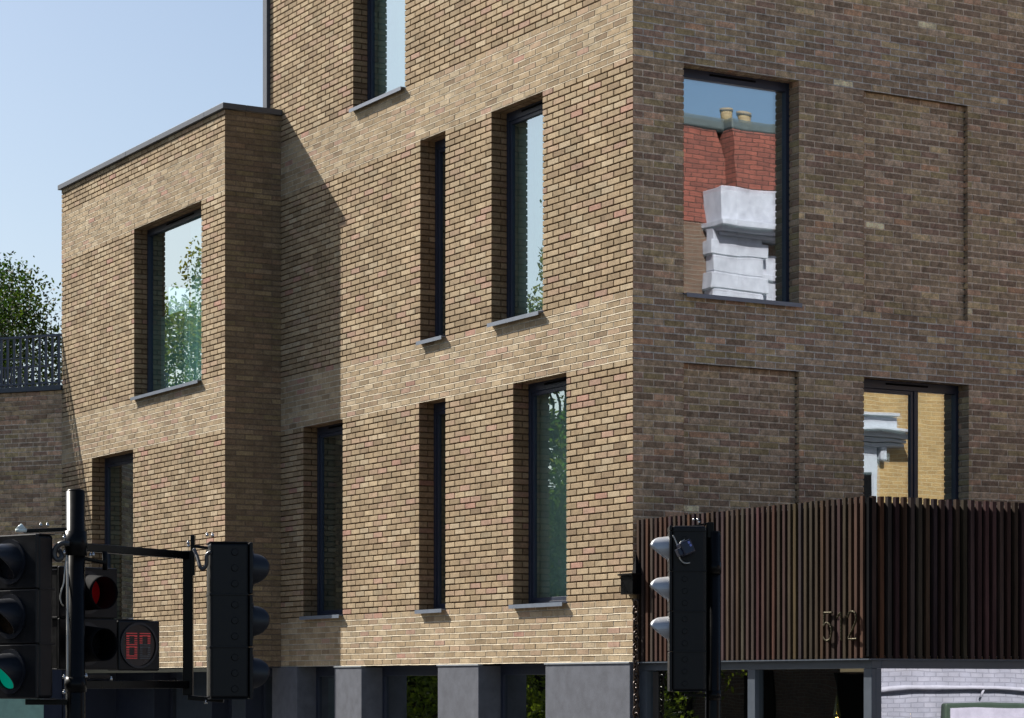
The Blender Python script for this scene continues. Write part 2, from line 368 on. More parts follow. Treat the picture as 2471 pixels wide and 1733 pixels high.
# inner lining walls, slabs (make real rooms behind the glass)
inn = MB()
def hz(L_, m=.012): return [(a+m, b-m, cz(k0)+m, cz(k1)-m) for (a, b, k0, k1) in L_]
sheet(inn, (.30, 0, 0), Y, Z, .30, 9.3, 2.4, 12.6, hz(AW))
sheet(inn, (0, .28, 0), X, Z, .30, BSC, 2.4, 12.6, hz(BW))
sheet(inn, (WV+.30, 0, 0), Y, Z, UI+.2, UE, 2.4, 10.15, hz(CW))
for L_, pl, d in ((AW, 'A', .29), (BW, 'B', .265), (CW, 'C', WV+.29)):   # plaster reveals inside
    for (a, b, z0, z1) in hz(L_, .012):
        for s in (a, b):
            if pl == 'B': inn.quad((s, d, z0), (s, d+.16, z0), (s, d+.16, z1), (s, d, z1))
            else: inn.quad((d, s, z0), (d+.16, s, z0), (d+.16, s, z1), (d, s, z1))
inn.build('interior_lining', M_int, bld)
slab = MB()
for z in (2.50, 5.85, 9.25, 12.6): slab.box(.31, BSC-.1, .31, 9.3, z, z+.12)
for z in (2.50, 5.9, 10.0): slab.box(WV+.31, 5.0, UI+.02 if z < 10 else UI+.02, UE-.3, z, z+.10)
slab.box(5.0, 5.1, .31, 9.3, 2.5, 12.6); slab.box(.31, BSC, 5.1, 5.2, 2.5, 12.6); slab.box(.31, 5, 9.3, 9.4, 2.5, 12.6)
slab.build('interior_floor', M_int, bld)
out_ = MB()      # far end and back of the block, roof decks
out_.box(BSC, BSC+.2, 0.02, 9.5, 0, 12.5); out_.box(.05, BSC, 9.3, 9.41, 10.2, 12.5); out_.box(0.02, BSC, .02, 9.4, 12.44, 12.6)
sheet(out_, (0, UE, 0), X, Z, WV+.02, 5, 2.46, 10.1, [(.88, 1.36, 7.2, 8.76)])
sheet(out_, (0, UE-.28, 0), X, Z, WV+.3, 5, 2.46, 10.1, [(.88, 1.36, 7.2, 8.76)])
out_.box(WV+.05, 5, UI+.02, UE, 10.085, 10.12); out_.box(5.0, 5.15, UI, UE, 0, 10.1)
out_.build('rear_wall', plain('rear_render', srgb(150, 130, 105), .9), bld)
rw = MB(); rw.box(WV+.02, 5, UE-.2, UE-.01, 0, 2.445); rw.build('sun_stop_wall', M_frame, bld)  # block end closed off, added to keep sun off the recessed piers
# trim pipe at left end of the upper block
t = MB(); t.box(-.05, .12, 9.41, 9.55, 10.2, 12.6, ch=.006); t.build('corner_trim', M_cope, bld)
# parapet coping
cp = MB()
def cope(x0, x1, y0, y1): cp.box(x0, x1, y0, y1, 10.173, 10.250, ch=.004)
cope(WV-.05, WV+.30, UI-.05, UI+.62); cope(WV-.05, WV+.30, UI+.624, UI+3.6); cope(WV-.05, WV+.30, UI+3.604, UE+.05)
cp.box(WV+.302, -.004, UI-.05, UI+.30, 10.173, 10.250, ch=.004)
cp.build('coping', M_cope, bld)

# ---- ground floor under the brick on side A : piers, recess, glazing
piers = [(0.0, 1.79), (3.35, 4.38), (6.47, 7.28), (8.48, 9.30), (10.26, 10.75), (11.49, 12.84), (13.75, 17.3)]
for i, (a, b) in enumerate(piers):
    f = -.035 if i < 3 else (-.02 if i == 3 else 0.0)
    GF = MB(); GF.box(f, .30, a+(.002 if i == 0 else 0), b, 0, 2.444 if i < 3 else 2.46, ch=.008); po = GF.build('pier', M_render if i < 4 else M_frame, bld)
    if i < 3: lip = MB(); lip.box(f-.012, .02, a-.01 if i else .004, b+.012, 2.4445, 2.4625); lip.build('drip_flashing', M_lip, po)
for (a, b) in [(1.79, 3.35), (4.38, 6.47), (7.28, 8.48), (9.30, 10.26), (10.75, 11.49), (12.84, 13.75)]:
    sf = MB(); sf.box(.27, .33, a, a+.07, 0, 2.46, ch=.004); sf.box(.27, .33, b-.07, b, 0, 2.46, ch=.004); sf.box(.268, .33, a+.07, b-.07, 2.33, 2.46, ch=.004); sf.box(.268, .33, a+.07, b-.07, 0, .3, ch=.004)
    w_ = sf.build('window', M_frame, bld)
    g = MB(); g.quad((.30, a+.07, .3), (.30, b-.07, .3), (.30, b-.07, 2.33), (.30, a+.07, 2.33)); g.build('pane', M_glassS, w_)
sof = MB(); sof.box(WV+.012, .31, UI+.03, UE, 2.452, 2.462); sof.box(.012, .31, .3, UI, 2.4645, 2.475)
sof.build('soffit', M_frame, bld)
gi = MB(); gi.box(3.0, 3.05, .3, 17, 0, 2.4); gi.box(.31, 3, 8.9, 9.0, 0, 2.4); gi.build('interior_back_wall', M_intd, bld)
M_blind = plain('blind_fabric', srgb(70, 92, 88), .8)
for a, b in ((7.38, 8.40), (10.8, 11.4), (12.95, 13.7)):
    bl = MB(); bl.box(.42, .44, a, b, .3, 2.3); bl.build('blind', M_blind, bld)

# ---- terrace wall and railing left of the wing
ev = Vector((-.60, .80, 0)).normalized(); en = Vector((-ev.y, ev.x, 0)); en = en if en.x < 0 and en.y < 0 else -en
en = Vector((-.80, -.60, 0))
E0 = Vector((WV, UE, 0))
mbE = MB(); brickwork(mbE, E0, ev, Z, en, 0.0, 5.0, 0, 60, (), L=.273, pal=PAL_B, mz=MORT_ZB, mbd=MORT_ZB, seed=41, cornered=(False, False), ztop=6.96)
mbE.build('brick_wall', M_brickB, bld)
def EM(): return Matrix.Translation(E0) @ Matrix(((ev.x, en.x, 0), (ev.y, en.y, 0), (0, 0, 1))).to_4x4()
em = EM(); ec = MB(); ec.box(-.02, 5.0, -.3, .05, 6.955, 7.035, M=em, ch=.004)
ec.box(0, 5, -.32, -.02, 2.465, 6.95, M=em); ec.box(0, 5, -.32, -.30, 0, 2.465, M=em); ec.build('coping', M_cope, bld)
rl = MB(); rl.box(-.0, 5, -.03, .01, 7.83, 7.865, M=em); rl.box(0, 5, -.025, -.005, 7.50, 7.515, M=em); rl.box(0, 5, -.03, .01, 7.075, 7.10, M=em)
i = 0; s = .06
while s < 5:
    rl.box(s-.022, s+.022, -.018, -.008, 7.03, 7.835, M=em); s += .122; i += 1
rl.box(.9, 5, -1.03, -1.0, 7.50, 7.53, M=em); s = .3
while s < 5: rl.box(s-.016, s+.016, -1.02, -1.01, 7.0, 7.5, M=em); s += .135
rl.build('railing', plain('railing_paint', srgb(72, 78, 92), .45), bld)
gE = MB(); gE.box(0, .34, -.02, .0, 0, 2.46, M=em); gE.box(.34, 5, -.02, .0, 2.30, 2.46, M=em); gE.box(.34, 5, -.02, .0, 0, .4, M=em); gE.build('render_base', M_frame, bld)
gE = MB(); gE.box(.34, 5, -.05, -.03, .4, 2.30, M=em); gE.build('blind', plain('blind_teal', srgb(150, 190, 176), .7), bld)

# ---- timber battened shopfront box
UF = -4.09; SZ0, SZ1 = 2.458, 4.0
rnd = random.Random(5); sl_ = MB()
WP = [(c_[0]*.52, c_[1]*.465, c_[2]*.44) for c_ in (srgb(92, 70, 60), srgb(98, 82, 74), srgb(78, 68, 64), srgb(70, 72, 78), srgb(112, 82, 62), srgb(94, 80, 76), srgb(84, 66, 60), srgb(100, 88, 80), srgb(62, 60, 64))]
t_ = [sum(c_[i] for c_ in WP)/len(WP) for i in range(3)]; WP = [tuple((c_[i]*.6+t_[i]*.4)*.94 for i in range(3)) for c_ in WP]
s = UF+.112
n_ = 0
while s < -.05:
    c = tuple(x*rnd.uniform(.8, 1.15) for x in rnd.choice(WP)); sl_.box(0+rnd.uniform(0, .002), .030, s-.0205, s+.0205, SZ0+rnd.uniform(0, .006), SZ1-rnd.uniform(0, .008), c); s += .0882
s = .07
while s < 8:
    c = tuple(x*rnd.uniform(.75, 1.1) for x in rnd.choice(WP)); sl_.box(s-.0225, s+.0225, UF+rnd.uniform(0, .002), UF+.045, SZ0+rnd.uniform(0, .006), SZ1-rnd.uniform(0, .008), c); s += .0925
sl_.build('batten_cladding', M_wood, bld)
bk = MB(); bk.box(.055, .07, UF+.05, -.005, SZ0+.03, SZ1-.06); bk.box(.0505, 8, UF+.05, UF+.07, SZ0+.03, SZ1-.06)
bk.box(.014, .049, UF+.014, UF+.049, SZ0+.02, SZ1-.02)
bk.box(.07, 8, UF+.07, -.006, SZ1-.2, SZ1-.18); bk.build('cladding_backing', M_black, bld)
shf = MB()
RC = .085
shf.box(RC, .20, UF+.06, -.003, 2.365, 2.455, ch=.004); shf.box(.20, 8, UF+.06, UF+.16, 2.365, 2.455, ch=.004)
shf.box(.0, RC, UF+.0, -.003, 2.446, 2.457); shf.box(RC, 8, UF, UF+.06, 2.446, 2.457)
shf.box(RC-.004, .13, UF+.056, UF+.18, 0, 2.364, ch=.005)
shf.box(.1305, .20, UF+.057, UF+.16, 0, 2.3635, ch=.005)
shf.box(RC+.002, .18, -2.141, -2.011, 0, 2.364, ch=.004); shf.box(RC+.002, .18, -.14, -.003, 0, 2.364, ch=.004)
for x_ in (3.0, 5.6): shf.box(x_, x_+.09, UF+.06, UF+.15, 0, 2.364, ch=.004)
shf.box(RC+.002, .18, UF+.18, -.003, 0, .25, ch=.004); shf.box(.20, 8, UF+.06, UF+.15, 0, .25, ch=.004)
shf.build('shopfront_frame', M_shopfr, bld)
for (q) in [((.14, UF+.18, .25), (.14, -2.141, .25), (.14, -2.141, 2.365), (.14, UF+.18, 2.365)), ((.14, -2.011, .25), (.14, -.14, .25), (.14, -.14, 2.365), (.14, -2.011, 2.365))]:
    g = MB(); g.quad(*q); g.build('shop_pane', M_glassS, bld)
M_glassS2 = glass('shop_glass_front', .62, .3, (.9, .93, .96), (.4, .45, .44), .0012)
for (a, b) in ((.20, 3.0), (3.09, 5.6), (5.69, 8.0)):
    g = MB(); g.quad((a, UF+.12, .25), (b, UF+.12, .25), (b, UF+.12, 2.365), (a, UF+.12, 2.365)); g.build('shop_pane', M_glassS2, bld)
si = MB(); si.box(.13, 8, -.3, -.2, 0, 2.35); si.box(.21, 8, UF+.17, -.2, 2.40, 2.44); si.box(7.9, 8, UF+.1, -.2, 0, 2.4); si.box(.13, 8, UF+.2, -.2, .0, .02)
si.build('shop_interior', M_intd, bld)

# ------------------------------------------------------------------ ground
g = MB(); g.quad((-900, -900, 0), (900, -900, 0), (900, 900, 0), (-900, 900, 0)); tag(g.build('ground', plain('ground_dirt', (.16, .15, .13), .95, var=.2)), kind='structure')
g = MB(); g.box(-60, 60, -9, 26, .001, .004); 
rd = MB(); rd.quad((-70, -60, .004), (70, -60, .004), (70, 60, .004), (-70, 60, .004))
o = rd.build('road', M_asph); o.location = (0, 0, 0); tag(o, kind='structure')
pv = MB()
c = toworld
Mx = Matrix.Translation(Vector((P0.x, P0.y, 0))) @ Matrix.Rotation(ROT, 4, 'Z')
pv.box(-3.2, 30, UF-3.0, -.0, .0, .125, M=Mx, ch=.012); pv.box(-3.2, -.0, 0.002, 40, .0, .125, M=Mx, ch=.012); pv.box(.31, 30, .002, 40, 0, .12, M=Mx)
tag(pv.build('pavement', M_conc), kind='structure')
pv = MB(); pv.box(-3.2, 30, -16.5, -12.6, 0, .125, M=Mx, ch=.012); tag(pv.build('pavement', M_conc), kind='structure')
ln = MB()
for i in range(9): ln.box(-2.6+i*4, -.6+i*4, -10.2, -10.1, .0045, .008, M=Mx)
tag(ln.build('road_marking', M_line), kind='structure')

# ------------------------------------------------------------------ house across the street (seen in the panes)
hs = empty('victorian_house', (P0.x, P0.y, 0), ROT, label='white and yellow brick house with red tiled roof mirrored in the front panes', cat='house')
HF = -14.0
def vbrick(name, c1, c2, mort, sc_=1, rough=.9):
    m, nt, p = mat_new(name); tc = N(nt, 'ShaderNodeTexCoord'); sp = N(nt, 'ShaderNodeSeparateXYZ'); cb = N(nt, 'ShaderNodeCombineXYZ'); ad = N(nt, 'ShaderNodeMath')
    nt.links.new(tc.outputs['Object'], sp.inputs[0]); nt.links.new(sp.outputs[0], ad.inputs[0]); nt.links.new(sp.outputs[1], ad.inputs[1]); nt.links.new(ad.outputs[0], cb.inputs[0]); nt.links.new(sp.outputs[2], cb.inputs[1])
    b = N(nt, 'ShaderNodeTexBrick'); b.inputs['Scale'].default_value = 1; b.inputs['Brick Width'].default_value = .225*sc_; b.inputs['Row Height'].default_value = .075*sc_; b.inputs['Mortar Size'].default_value = .008
    b.inputs['Color1'].default_value = (*c1, 1); b.inputs['Color2'].default_value = (*c2, 1); b.inputs['Mortar'].default_value = (*mort, 1)
    nt.links.new(cb.outputs[0], b.inputs[0]); n = noise(nt, 2.5, 5); nt.links.new(mulc(nt, b.outputs[0], rng(nt, n.outputs['Fac'], .3, .7, .8, 1.15)), p.inputs['Base Color'])
    bp = N(nt, 'ShaderNodeBump'); bp.inputs['Distance'].default_value = .012; nt.links.new(b.outputs['Fac'], bp.inputs['Height']); bp.invert = True; nt.links.new(bp.outputs[0], p.inputs['Normal'])
    p.inputs['Roughness'].default_value = rough; return m
M_yel = vbrick('yellow_stock_brick', srgb(164, 134, 88), srgb(146, 116, 74), srgb(176, 158, 124))
M_brn = vbrick('brown_brick', srgb(110, 84, 70), srgb(96, 74, 62), srgb(120, 110, 100))
M_whb = vbrick('painted_brick', srgb(158, 158, 172), srgb(150, 151, 166), srgb(138, 139, 154))
M_tile = vbrick('clay_tile', srgb(130, 72, 60), srgb(104, 58, 50), srgb(52, 34, 30), 1.25)
M_white = plain('white_stucco', srgb(176, 176, 188), .8, var=.2, bump=.5, scale=6)
M_lead = plain('roof_lead', srgb(80, 88, 90), .6)
h = MB(); h.box(13.2, 24, HF-8, HF, 2.9, 10.2); h.build('wall', M_yel, hs)
h = MB(); h.box(4, 13.2, HF-8, HF, 2.9, 10.3); h.build('wall', M_brn, hs)
h = MB(); h.box(4, 24, HF-8, HF+.05, 0, 2.9); h.build('ground_wall', M_whb, hs)
h = MB(); h.cyl((4, HF+.10, 2.16), (24, HF+.10, 2.16), .034, n=12); h.cyl((10.1, HF+.1, 2.15), (10.04, HF+.1, 2.02), .018, n=10); h.build('pipe', plain('painted_pipe', srgb(158, 158, 172), .7), hs)
h = MB(); h.box(9.3, 13, HF+.05, HF+.16, .4, 1.94, ch=.03); fr_ = h.build('sign_frame', plain('sign_green', srgb(56, 70, 60), .5), hs)
h = MB(); h.box(9.4, 12.9, HF+.16, HF+.17, .5, 1.86); h.build('sign_panel', plain('sign_lilac', srgb(176, 172, 190), .6), hs)
# white corner pilaster, entablature, parapet
h = MB(); h.box(10.9, 12.0, HF, HF+.25, 2.9, 10.45, ch=.01)
for i in range(24):
    h.box(10.9-(.07 if i % 2 else .01), 12.0+(.12 if i % 2 else .02), HF, HF+(.275 if i % 2 else .26), 3.05+i*.30, 3.05+i*.30+.275, ch=.012)
h.box(12.0, 13.4, HF+.001, HF+.10, 9.0, 10.05, ch=.01); h.box(12.0, 13.4, HF+.001, HF+.16, 9.62, 9.72, ch=.01)
h.build('pilaster', M_white, hs)
h = MB(); h.box(9.4, 13.4, HF-3, HF-.12, 10.3, 10.66); h.build('wall', M_brn, hs)
h = MB()
for (zz, hh, p_) in ((10.40, .07, .34), (10.48, .06, .5), (10.55, .1, .62), (10.66, .58, .40)):
    h.box(11.22-p_*.55, 14.0, HF-.2, HF+p_, zz-.08, zz+hh-.08, ch=.01)
h.build('cornice', M_white, hs)
# tiled roof with hips
def hip(x0, x1, y0, y1, z0, z1, rx, ry, mb):
    a = [(x0, y0, z0), (x1, y0, z0), (x1, y1, z0), (x0, y1, z0)]; b = [(x0+rx, y0+ry, z1), (x1-rx, y0+ry, z1), (x1-rx, y1-ry, z1), (x0+rx, y1-ry, z1)]
    for i in range(4): mb.quad(a[i], a[(i+1) % 4], b[(i+1) % 4], b[i])
    mb.quad(*b)
h = MB(); hip(10.2, 11.9, HF-3, HF-.1, 10.6, 12.42, .35, .5, h); hip(11.5, 13.4, HF-2.5, HF+.25, 10.6, 12.42, .22, .55, h); hip(4, 10.3, HF-6, HF-.9, 10.3, 11.2, 1, 1, h); hip(13.4, 24, HF-8, HF, 10.2, 11.9, 2, 2.4, h)
h.build('roof', M_tile, hs)
h = MB(); h.box(10.5, 11.75, HF-2.6, HF-.55, 12.42, 12.64, ch=.03); h.box(11.7, 13.2, HF-2.0, HF-.28, 12.42, 12.62, ch=.03); h.build('ridge_flashing', M_lead, hs)
for x_ in (11.95, 12.35):
    h = MB(); h.cyl((x_, HF-.8, 12.6), (x_, HF-.8, 12.84), .10, .12, 14); h.cyl((x_, HF-.8, 12.84), (x_, HF-.8, 12.89), .135, .135, 14); h.build('chimney_pot', plain('pot_clay', srgb(140, 122, 92), .8), hs)
# moulded hood over the first floor window of the house
h = MB()
for (zz, hh, p_) in ((6.70, .06, .18), (6.77, .06, .26), (6.84, .10, .34), (6.95, .05, .55), (7.02, .22, .24), (7.26, .06, .34)): h.box(14.0, 15.35-(.0 if zz < 7 else .2), HF, HF+p_, zz, zz+hh, ch=.008)
h.box(14.1, 14.75, HF, HF+.12, 3.0, 6.7, ch=.01); h.box(14.8, 14.95, HF, HF+.2, 6.45, 6.7, ch=.03)
h.build('window_hood', plain('stucco_pale', srgb(170, 174, 184), .8, var=.1), hs)
h = MB(); h.box(14.25, 14.6, HF+.12, HF+.13, 3.4, 6.2); h.build('window', M_black, hs)

# ------------------------------------------------------------------ trees
def leaf_mat(name, hue):
    m, nt, p = mat_new(name); out = nt.nodes['Material Output']
    a = N(nt, 'ShaderNodeAttribute'); a.attribute_name = 'col'
    tr = N(nt, 'ShaderNodeBsdfTranslucent'); mx = N(nt, 'ShaderNodeMixShader'); mx.inputs[0].default_value = .38
    p.inputs['Roughness'].default_value = .6; p.inputs['Specular IOR Level'].default_value = .25; nt.links.new(a.outputs['Color'], p.inputs['Base Color'])
    v = N(nt, 'ShaderNodeVectorMath', operation='MULTIPLY'); v.inputs[1].default_value = hue; nt.links.new(a.outputs['Color'], v.inputs[0]); nt.links.new(v.outputs[0], tr.inputs[0])
    nt.links.new(p.outputs[0], mx.inputs[1]); nt.links.new(tr.outputs[0], mx.inputs[2]); nt.links.new(mx.outputs[0], out.inputs[0]); return m
M_leaf = leaf_mat('leaf', (1.8, 2.0, .8)); M_bark = plain('bark', srgb(70, 58, 48), .95, var=.3, bump=.8)
def tree(base, height, crown_r, crown_h, n_clump, leaves, size, seed, label, colr=(.05, .085, .02), trunk_r=.16, low=None):
    r = random.Random(seed); t = empty('tree', base, r.uniform(0, 6), label=label, cat='tree')
    tk = MB(); cz_ = height-crown_h/2; pts = []; x = y = 0
    for i in range(8):
        f = i/7; pts.append((x, y, f*height*.86)); x += r.uniform(-.18, .18); y += r.uniform(-.18, .18)
    tk.tube(pts, [trunk_r*(1-.85*i/7) for i in range(8)], 9)
    cl = []
    for i in range(n_clump):
        for _ in range(50):
            p = Vector((r.uniform(-1, 1), r.uniform(-1, 1), r.uniform(-1, 1)))
            if .25 < p.length < 1: break
        p = Vector((p.x*crown_r, p.y*crown_r, cz_+p.z*crown_h/2)); cl.append(p)
        k = min(7, max(1, int((p.z-.5)/height*7))); q = Vector(pts[k-1]); m = (q+p)/2+Vector((r.uniform(-.2, .2), r.uniform(-.2, .2), r.uniform(0, .3)))
        tk.tube([q, (q+m)/2, m, p], [trunk_r*.30, trunk_r*.2, trunk_r*.13, trunk_r*.04], 5)
    tk.build('trunk', M_bark, t)
    lf = MB()
    for p in cl:
        cr = r.uniform(.45, 1.0)*crown_r*.36; n = int(leaves/n_clump*r.uniform(.5, 1.5)); tone = r.uniform(.65, 1.4); yel = r.uniform(.9, 1.5)
        for _ in range(n):
            d = Vector((r.gauss(0, 1), r.gauss(0, 1), r.gauss(0, .75))); d = d.normalized()*cr*r.random()**.45
            c = p+d; a = Vector((r.gauss(0, 1), r.gauss(0, 1), r.gauss(0, 1))).normalized(); b = a.cross(Vector((r.gauss(0, 1), r.gauss(0, 1), r.gauss(0, 1)))).normalized(); s_ = size*r.uniform(.6, 1.25)
            g_ = tone*r.uniform(.7, 1.3); cc = (colr[0]*g_*yel, colr[1]*g_, colr[2]*g_)
            lf.quad(c-a*s_*.5, c+b*s_*.28, c+a*s_*.5, c-b*s_*.28, cc)
    lf.build('crown', M_leaf, t)
tree((-11.2, 48.5, 0), 10.9, 3.2, 7.2, 170, 95000, .09, 3, 'leafy green tree rising behind the terrace railing at the left', (.015, .031, .006))
specs = [((19.0, -12.5), 9.0, 2.6, 7.4), ((24.0, -13.5), 13.4, 2.4, 11.4), ((28.5, -12.0), 10.2, 2.6, 8.6), ((33.5, -13.0), 15.4, 3.2, 12.5), ((38.5, -11.5), 12.4, 3.0, 10.5), ((44, -13), 13.4, 3.0, 11.0)]
desc = ['short bushy tree facing the ground floor side windows', 'tall loose tree mirrored in the narrow side windows', 'rounded tree between the two tall loose trees by the side street', 'tallest open crowned tree mirrored in the wing window', 'broad tree further along the side street past the wing', 'farthest tree along the side street']
for i, ((u, v), hgt, cr, chh) in enumerate(specs):
    p = toworld(v, u); tree((p.x, p.y, 0), hgt, cr, chh, 90, 30000, .125, 20+i, desc[i], (.06+.02*(i % 2), .10, .02), .15)

sb = empty('added_terrace', (P0.x, P0.y, 0), ROT, label='plain brown terrace added unseen across the side street to block low sky', cat='house')  # unseen row added to block low sky and darken the pane reflections
h = MB(); h.box(-27, -19, -6, 62, 0, 6.4); h.build('wall', M_brn, sb)
h = MB(); h.quad((-27.2, -6.2, 6.4), (-18.8, -6.2, 6.4), (-23, -6.2, 8.6), (-23, -6.2, 8.6)); h.quad((-18.8, -6.2, 6.4), (-18.8, 62.2, 6.4), (-23, 62.2, 8.6), (-23, -6.2, 8.6)); h.quad((-27.2, -6.2, 6.4), (-27.2, 62.2, 6.4), (-23, 62.2, 8.6), (-23, -6.2, 8.6)); h.build('roof', M_lead, sb)
for i in range(-5, 14):
    for zz in (.9, 3.7):
        h = MB(); h.box(-18.99, -18.93, 13.5+i*3.4, 14.7+i*3.4, zz, zz+1.6, ch=.01); h.build('window', M_black, sb)
rr = random.Random(77)
for k in range(15):
    u_ = 15+k*2.3; p = toworld(-9.6+rr.uniform(-.4, .4), u_); e_ = empty('shrub', (p.x, p.y, 0), rr.random()*6, label='leafy shrub at the side street kerb, number %s along from the junction' % ['one', 'two', 'three', 'four', 'five', 'six', 'seven', 'eight', 'nine', 'ten', 'eleven', 'twelve', 'thirteen', 'fourteen', 'fifteen'][k], cat='shrub', group='shrubs along the side street')
    lf = MB(); hh = rr.uniform(2.2, 3.4)
    for _ in range(2600):
        d = Vector((rr.gauss(0, 1), rr.gauss(0, 1), rr.gauss(0, 1))).normalized()*rr.random()**.4; c_ = Vector((d.x*1.3, d.y*1.3, hh/2+d.z*hh/2)); a = Vector((rr.gauss(0, 1), rr.gauss(0, 1), rr.gauss(0, 1))).normalized(); b = a.cross(Vector((rr.gauss(0, 1), rr.gauss(0, 1), rr.gauss(0, 1)))).normalized(); s_ = rr.uniform(.08, .17); g_ = rr.uniform(.5, 1.5)
        lf.quad(c_-a*s_*.5, c_+b*s_*.25, c_+a*s_*.5, c_-b*s_*.25, (.14*g_, .17*g_, .03*g_))
    lf.build('foliage', M_leaf, e_)
# ------------------------------------------------------------------ traffic signals
def at(px, py, d): return Vector(((px-CX)/FPX*d, d, CAMH+(YH-py)*d/FPX))
def visor_mesh(r, L, prof, cut=True):
    """open hood pointing -y; prof(h) gives reach at height h in -1..1"""
    mb = MB(); n = 44; m = 7
    for side in (0, 1):
        rr = r-(.004 if side else 0); ring = []
        for i in range(n+1):
            th = 2*math.pi*i/n; hh = math.sin(th); Lr = max(.006, L*prof(hh)); row = []
            for j in range(m+1):
                f = j/m; q = rr*(1-.10*f*Lr/L); row.append(Vector((math.cos(th)*q, -Lr*f, math.sin(th)*q-(.03*(f*Lr/L)*r*2))))
            ring.append(row)
        base = len(mb.v)
        for row in ring: mb.v += [tuple(p) for p in row]
        for i in range(n):
            for j in range(m):
                a = base+i*(m+1)+j; b = base+(i+1)*(m+1)+j; f = (a, a+1, b+1, b) if side == 0 else (b, b+1, a+1, a)
                mb.f.append(f); mb.c.append((1, 1, 1)); mb.sm.append(True)
        if side == 0: o0 = base
        else:
            for i in range(n):
                a = o0+i*(m+1)+m; b = o0+(i+1)*(m+1)+m; c_ = base+(i+1)*(m+1)+m; d_ = base+i*(m+1)+m
                mb.f.append((a, d_, c_, b)); mb.c.append((1, 1, 1)); mb.sm.append(False)
    return mb
def ring_mesh(r0, r1, y0, y1, n=40):
    mb = MB()
    for i in range(n):
        a, b = 2*math.pi*i/n, 2*math.pi*(i+1)/n; P = lambda t, r, y: (math.cos(t)*r, y, math.sin(t)*r)
        mb.quad(P(a, r0, y0), P(b, r0, y0), P(b, r1, y0), P(a, r1, y0), sm=False); mb.quad(P(a, r1, y0), P(b, r1, y0), P(b, r1, y1), P(a, r1, y1), sm=True)
    return mb
def lens_mesh(r, y, bulge=.012, n=28):
    mb = MB(); k = 5
    for j in range(k):
        f0, f1 = j/k, (j+1)/k
        for i in range(n):
            a, b = 2*math.pi*i/n, 2*math.pi*(i+1)/n; P = lambda t, f: (math.cos(t)*r*f, y-bulge*(1-f*f), math.sin(t)*r*f)
            if j == 0: mb.tri(P(0, 0), P(b, f1), P(a, f1))
            else: mb.quad(P(a, f0), P(b, f0), P(b, f1), P(a, f1), sm=True)
    return mb
def lens_m(name, c, em=0.0):
    m, nt, p = mat_new(name); p.inputs['Base Color'].default_value = (*c, 1); p.inputs['Roughness'].default_value = .15
    if em: p.inputs['Emission Color'].default_value = (*c, 1); p.inputs['Emission Strength'].default_value = em
    return m
L_off = lens_m('lens_dark', (.012, .012, .014)); L_grn = lens_m('lens_green', (.0, .20, .13), .35); L_red = lens_m('lens_red_glow', (.14, .002, .004), .09); L_amb = lens_m('lens_dark_amber', (.02, .012, .006))
cutprof = lambda h: (.78+.22*min(1, (1-h)/.45)) if h > .55 else max(.05, 1.0-(.55-h)*.62)
bullet = lambda h: (.45+.55*math.sqrt(max(0, 1-((h-.35)/.65)**2))) if h > .35 else max(.04, (1-(.35-h)/1.2)**.85 if h > -.84 else .04)
dome = lambda h: (.30+.70*math.sqrt(max(0, 1-((h-.2)/.8)**2))) if h > .2 else max(.04, math.sqrt(max(0, 1-((.2-h)/1.15)**2)))
def head(parent, loc, yaw, n, wd, pitch, dep, vr, vl, prof, lenses, ring=1.25, name='signal_head', seed=0, holes_side=None, box_x=None, toppad=0.0, vm=None):
    """housing: door plates with hoods on the front (-y), rounded box behind; origin = top centre of the door plane"""
    hd = MB(); H_ = n*pitch+toppad; x0, x1 = box_x or (-wd/2, wd/2)
    for i in range(n):
        z1 = -toppad-i*pitch-.003; hd.box(x0, x1, 0, .022, z1-pitch+.006, z1, ch=.006)
    if toppad: hd.box(x0, x1, 0, .022, -toppad+.002, 0, ch=.006)
    hd.box(x0+.012, x1-.012, .0225, dep, -H_+.002, -.002, ch=.022)
    for i in range(n+1):
        zz = -toppad-i*pitch; hd.box(x0+.004, x1-.004, .03, dep+.004, max(zz-.006, -H_), min(zz+.006, 0), ch=.002)
    rr = random.Random(seed)
    if holes_side:
        for sx in holes_side:
            for i in range(n):
                for k in range(3):
                    zz = -toppad-i*pitch-pitch*(.2+.3*k); hd.cyl((sx*(abs(x0)-.013), dep*.42, zz), (sx*(abs(x0)-.004), dep*.42, zz), .024, .02, 12)
    o = hd.build(name, M_sig, parent); o.location = loc; o.rotation_euler = (0, 0, yaw)
    for i in range(n):
        c = (0, 0, -toppad-(i+.5)*pitch)
        if ring:
            q = ring_mesh(vr*.97, vr*ring, -.012, .002).build('bezel', M_visor, o); q.location = c
        q = visor_mesh(vr, vl, prof).build('visor', vm or M_visor, o); q.location = c
        q = lens_mesh(vr*.93, -.004).build('lens', lenses[i], o); q.location = c
    return o
S1 = empty('traffic_signal', (at(182.3, YH, 15.2).x, 15.2, 0), label='black pole signal with three heads, red lamp and countdown panel in front of the wing', cat='traffic signal', group='pole mounted traffic signals')
def rel(p, o): return Vector(p)-Vector(o.location)
mb = MB(); pz = at(0, 1181.5, 15.2).z; mb.cyl((0, 0, 0), (0, 0, pz-.012), .0575, n=32); mb.cyl((0, 0, pz-.012), (0, 0, pz), .0575, .048, 32); mb.build('pole', M_pole, S1)
# left head: faces left of the camera
HL = head(S1, rel(at(26, 1290, 15.12), S1), R(-38), 3, .46, .332, .15, .112, .21, cutprof, [L_off, L_amb, L_grn], ring=1.22, seed=1)
